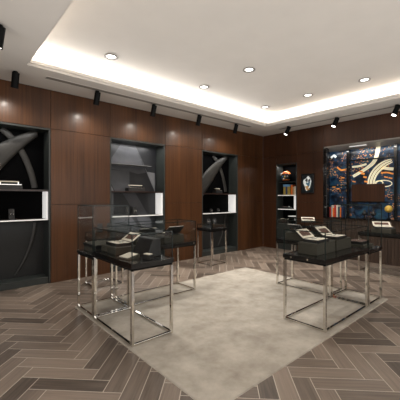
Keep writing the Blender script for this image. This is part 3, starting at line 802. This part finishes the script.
# right corner showcase
riser('low olive suede block in the tall square showcase of the right group', 4.72, 5.08, 1.74, 2.04, .805, .05)
def pad_tray(label, loc, rotz, w, d, pad, group=None):
    t = thing('display_tray', label, 'display tray', loc, rotz, group)
    b = MB(); b.box(-w/2, w/2, -d/2, d/2, 0, .012, 'black_leather')
    for a in ((-w/2, w/2, -d/2, -d/2+.012), (-w/2, w/2, d/2-.012, d/2), (-w/2, -w/2+.012, -d/2+.012, d/2-.012), (w/2-.012, w/2, -d/2+.012, d/2-.012)):
        b.box(*a, .012, .04, 'black_leather')
    b.build('tray_box', t)
    p = MB(); n = 3
    for i in range(n):
        x0 = -w/2+.014+i*(w-.028)/n
        p.box(x0+.003, x0+(w-.028)/n-.003, -d/2+.016, d/2-.016, .0125, .046, pad)
    p.build('pads', t, bevel=.005)
    j = MB()
    for i in range(n):
        x0 = -w/2+.014+(i+.5)*(w-.028)/n
        ball(j, (x0, 0, .0545), .009, 'silver', 10)
    j.build('rings', t, True)
    return t
TG = 'ring trays'
pad_tray('ring tray with brown pads in the tall square showcase of the right group', (4.90, 1.89, .8575), 0, .30, .22, 'brown_pad', TG)
# right back showcase
riser('olive suede block in the back showcase of the right group, near one', 4.70, 5.03, 2.25, 2.62, .825, .12)
riser('olive suede block in the back showcase of the right group, far one', 4.70, 5.03, 2.70, 3.05, .825, .12)
jewel_box('black jewellery box seen from behind in the back showcase of the right group, near one', (4.89, 2.44, .9475), R(90), .26, .2, 42)
jewel_box('black jewellery box seen from behind in the back showcase of the right group, far one', (4.89, 2.87, .9475), R(90), .26, .2, 42)
# left front showcase
riser('olive suede block in the left front showcase', 1.62, 1.94, 3.36, 3.78, .868, .085)
jewel_box('open jewellery box with cream lining in the left front showcase', (1.77, 3.58, .955), R(-90), .30, .21, 34)
t = thing('black_display_stand', 'sloping black display stand at the near right end of the left front showcase', 'display stand', (1.91, 3.16, .8695), 0)
MB().hexa([(-.09, -.17, 0), (.11, -.17, 0), (.11, .17, 0), (-.09, .17, 0), (.0, -.16, .2), (.105, -.16, .2), (.105, .16, .2), (.0, .16, .2)], 'black_leather').build('stand_body', t, bevel=.006)
pc = thing('jewellery_pad', 'small white pad in front of the sloping black stand, left front showcase', 'pad', (1.80, 2.93, .8695), R(12))
MB().box(-.03, .03, -.06, .06, 0, .05, 'black_leather').build('pad_base', pc, bevel=.003); MB().box(-.027, .027, -.045, .045, .0505, .06, 'cream').build('pad_top', pc, bevel=.003)
t = thing('display_plaque', 'flat olive cream plaque lying at the near corner of the left front showcase', 'plaque', (1.66, 3.12, .8695), R(8))
MB().hexa([(-.09, -.10, 0), (.09, -.10, 0), (.09, .10, 0), (-.09, .10, 0), (-.085, -.095, .012), (.085, -.095, .045), (.085, .095, .045), (-.085, .095, .012)], 'suede').build('plaque_base', t, bevel=.003)
MB().hexa([(-.07, -.08, .0165), (.07, -.08, .0435), (.07, .08, .0435), (-.07, .08, .0165), (-.07, -.08, .021), (.07, -.08, .048), (.07, .08, .048), (-.07, .08, .021)], 'cream').build('plaque_face', t)
# left corner showcase (tall glass)
riser('low olive suede block in the tall square showcase of the left group', 1.60, 1.96, 3.92, 4.32, .815, .06)
pad_tray('ring tray with olive grey pads in the tall square showcase of the left group', (1.78, 4.12, .878), R(-90), .44, .36, 'suede', TG)
# left back showcase: boxes face the wall, dark lids towards the camera
riser('olive suede block in the long showcase behind the left group, near one', 2.20, 2.60, 3.95, 4.22, .830, .12)
riser('olive suede block in the long showcase behind the left group, far one', 2.72, 3.12, 3.95, 4.22, .830, .12)
jewel_box('black jewellery box seen from behind in the long showcase behind the left group, near one', (2.40, 4.11, .9525), R(180), .30, .2, 42)
jewel_box('black jewellery box seen from behind in the long showcase behind the left group, far one', (2.92, 4.11, .9525), R(180), .30, .2, 42)
# wall tables
WG = 'earring stands on the wall tables'
stand('earring stand on the square table by the wood wall, left one behind the left group', (2.22, 5.22, .9345), R(-20), .15, WG)
stand('earring stand on the square table by the wood wall, right one behind the left group', (2.40, 5.22, .9345), R(-20), .15, WG)
stand('earring stand on the square table before the farthest niche, left one', (4.86, 5.2, .9345), R(-20), .11, WG)
stand('earring stand on the square table before the farthest niche, right one', (5.05, 5.2, .9345), R(-20), .11, WG)
jewel_box('open cream lined jewellery box on the square table under the framed picture', (7.22, 4.0, .9345), R(-55), .34, .18, 30)
# counter under the mural
riser('olive suede block on the dark counter below the mural', 6.86, 7.15, 2.02, 2.40, .832, .09)
jewel_box('open cream lined jewellery box on the dark counter below the mural', (7.0, 2.21, .9245), R(-60), .34, .2, 30)
pad_tray('cream ring tray on the dark counter at the right edge of the photo', (7.0, 1.72, .833), R(-90), .3, .2, 'cream', TG)

# ------------------------------------------------------------------ world, camera, view
w = bpy.data.worlds.new('World'); bpy.context.scene.world = w; w.use_nodes = True
w.node_tree.nodes['Background'].inputs[0].default_value = (.9, .93, 1, 1); w.node_tree.nodes['Background'].inputs[1].default_value = .05
cam = bpy.data.cameras.new('camera'); co = bpy.data.objects.new('camera', cam); C.objects.link(co)
cam.sensor_width = 36; cam.lens = 303/400*36; cam.shift_y = -2/400; cam.clip_start = .05
co.location = (0, 0, EYE); co.rotation_euler = (R(90), 0, R(48.7-90))
S = bpy.context.scene; S.camera = co
S.view_settings.view_transform = 'Standard'; S.view_settings.look = 'None'; S.view_settings.exposure = 0
S.cycles.use_denoising = True
S.cycles.max_bounces = 10; S.cycles.diffuse_bounces = 5; S.cycles.transparent_max_bounces = 24; S.cycles.glossy_bounces = 5
S.cycles.caustics_reflective = False; S.cycles.caustics_refractive = False
S.cycles.sample_clamp_indirect = 6
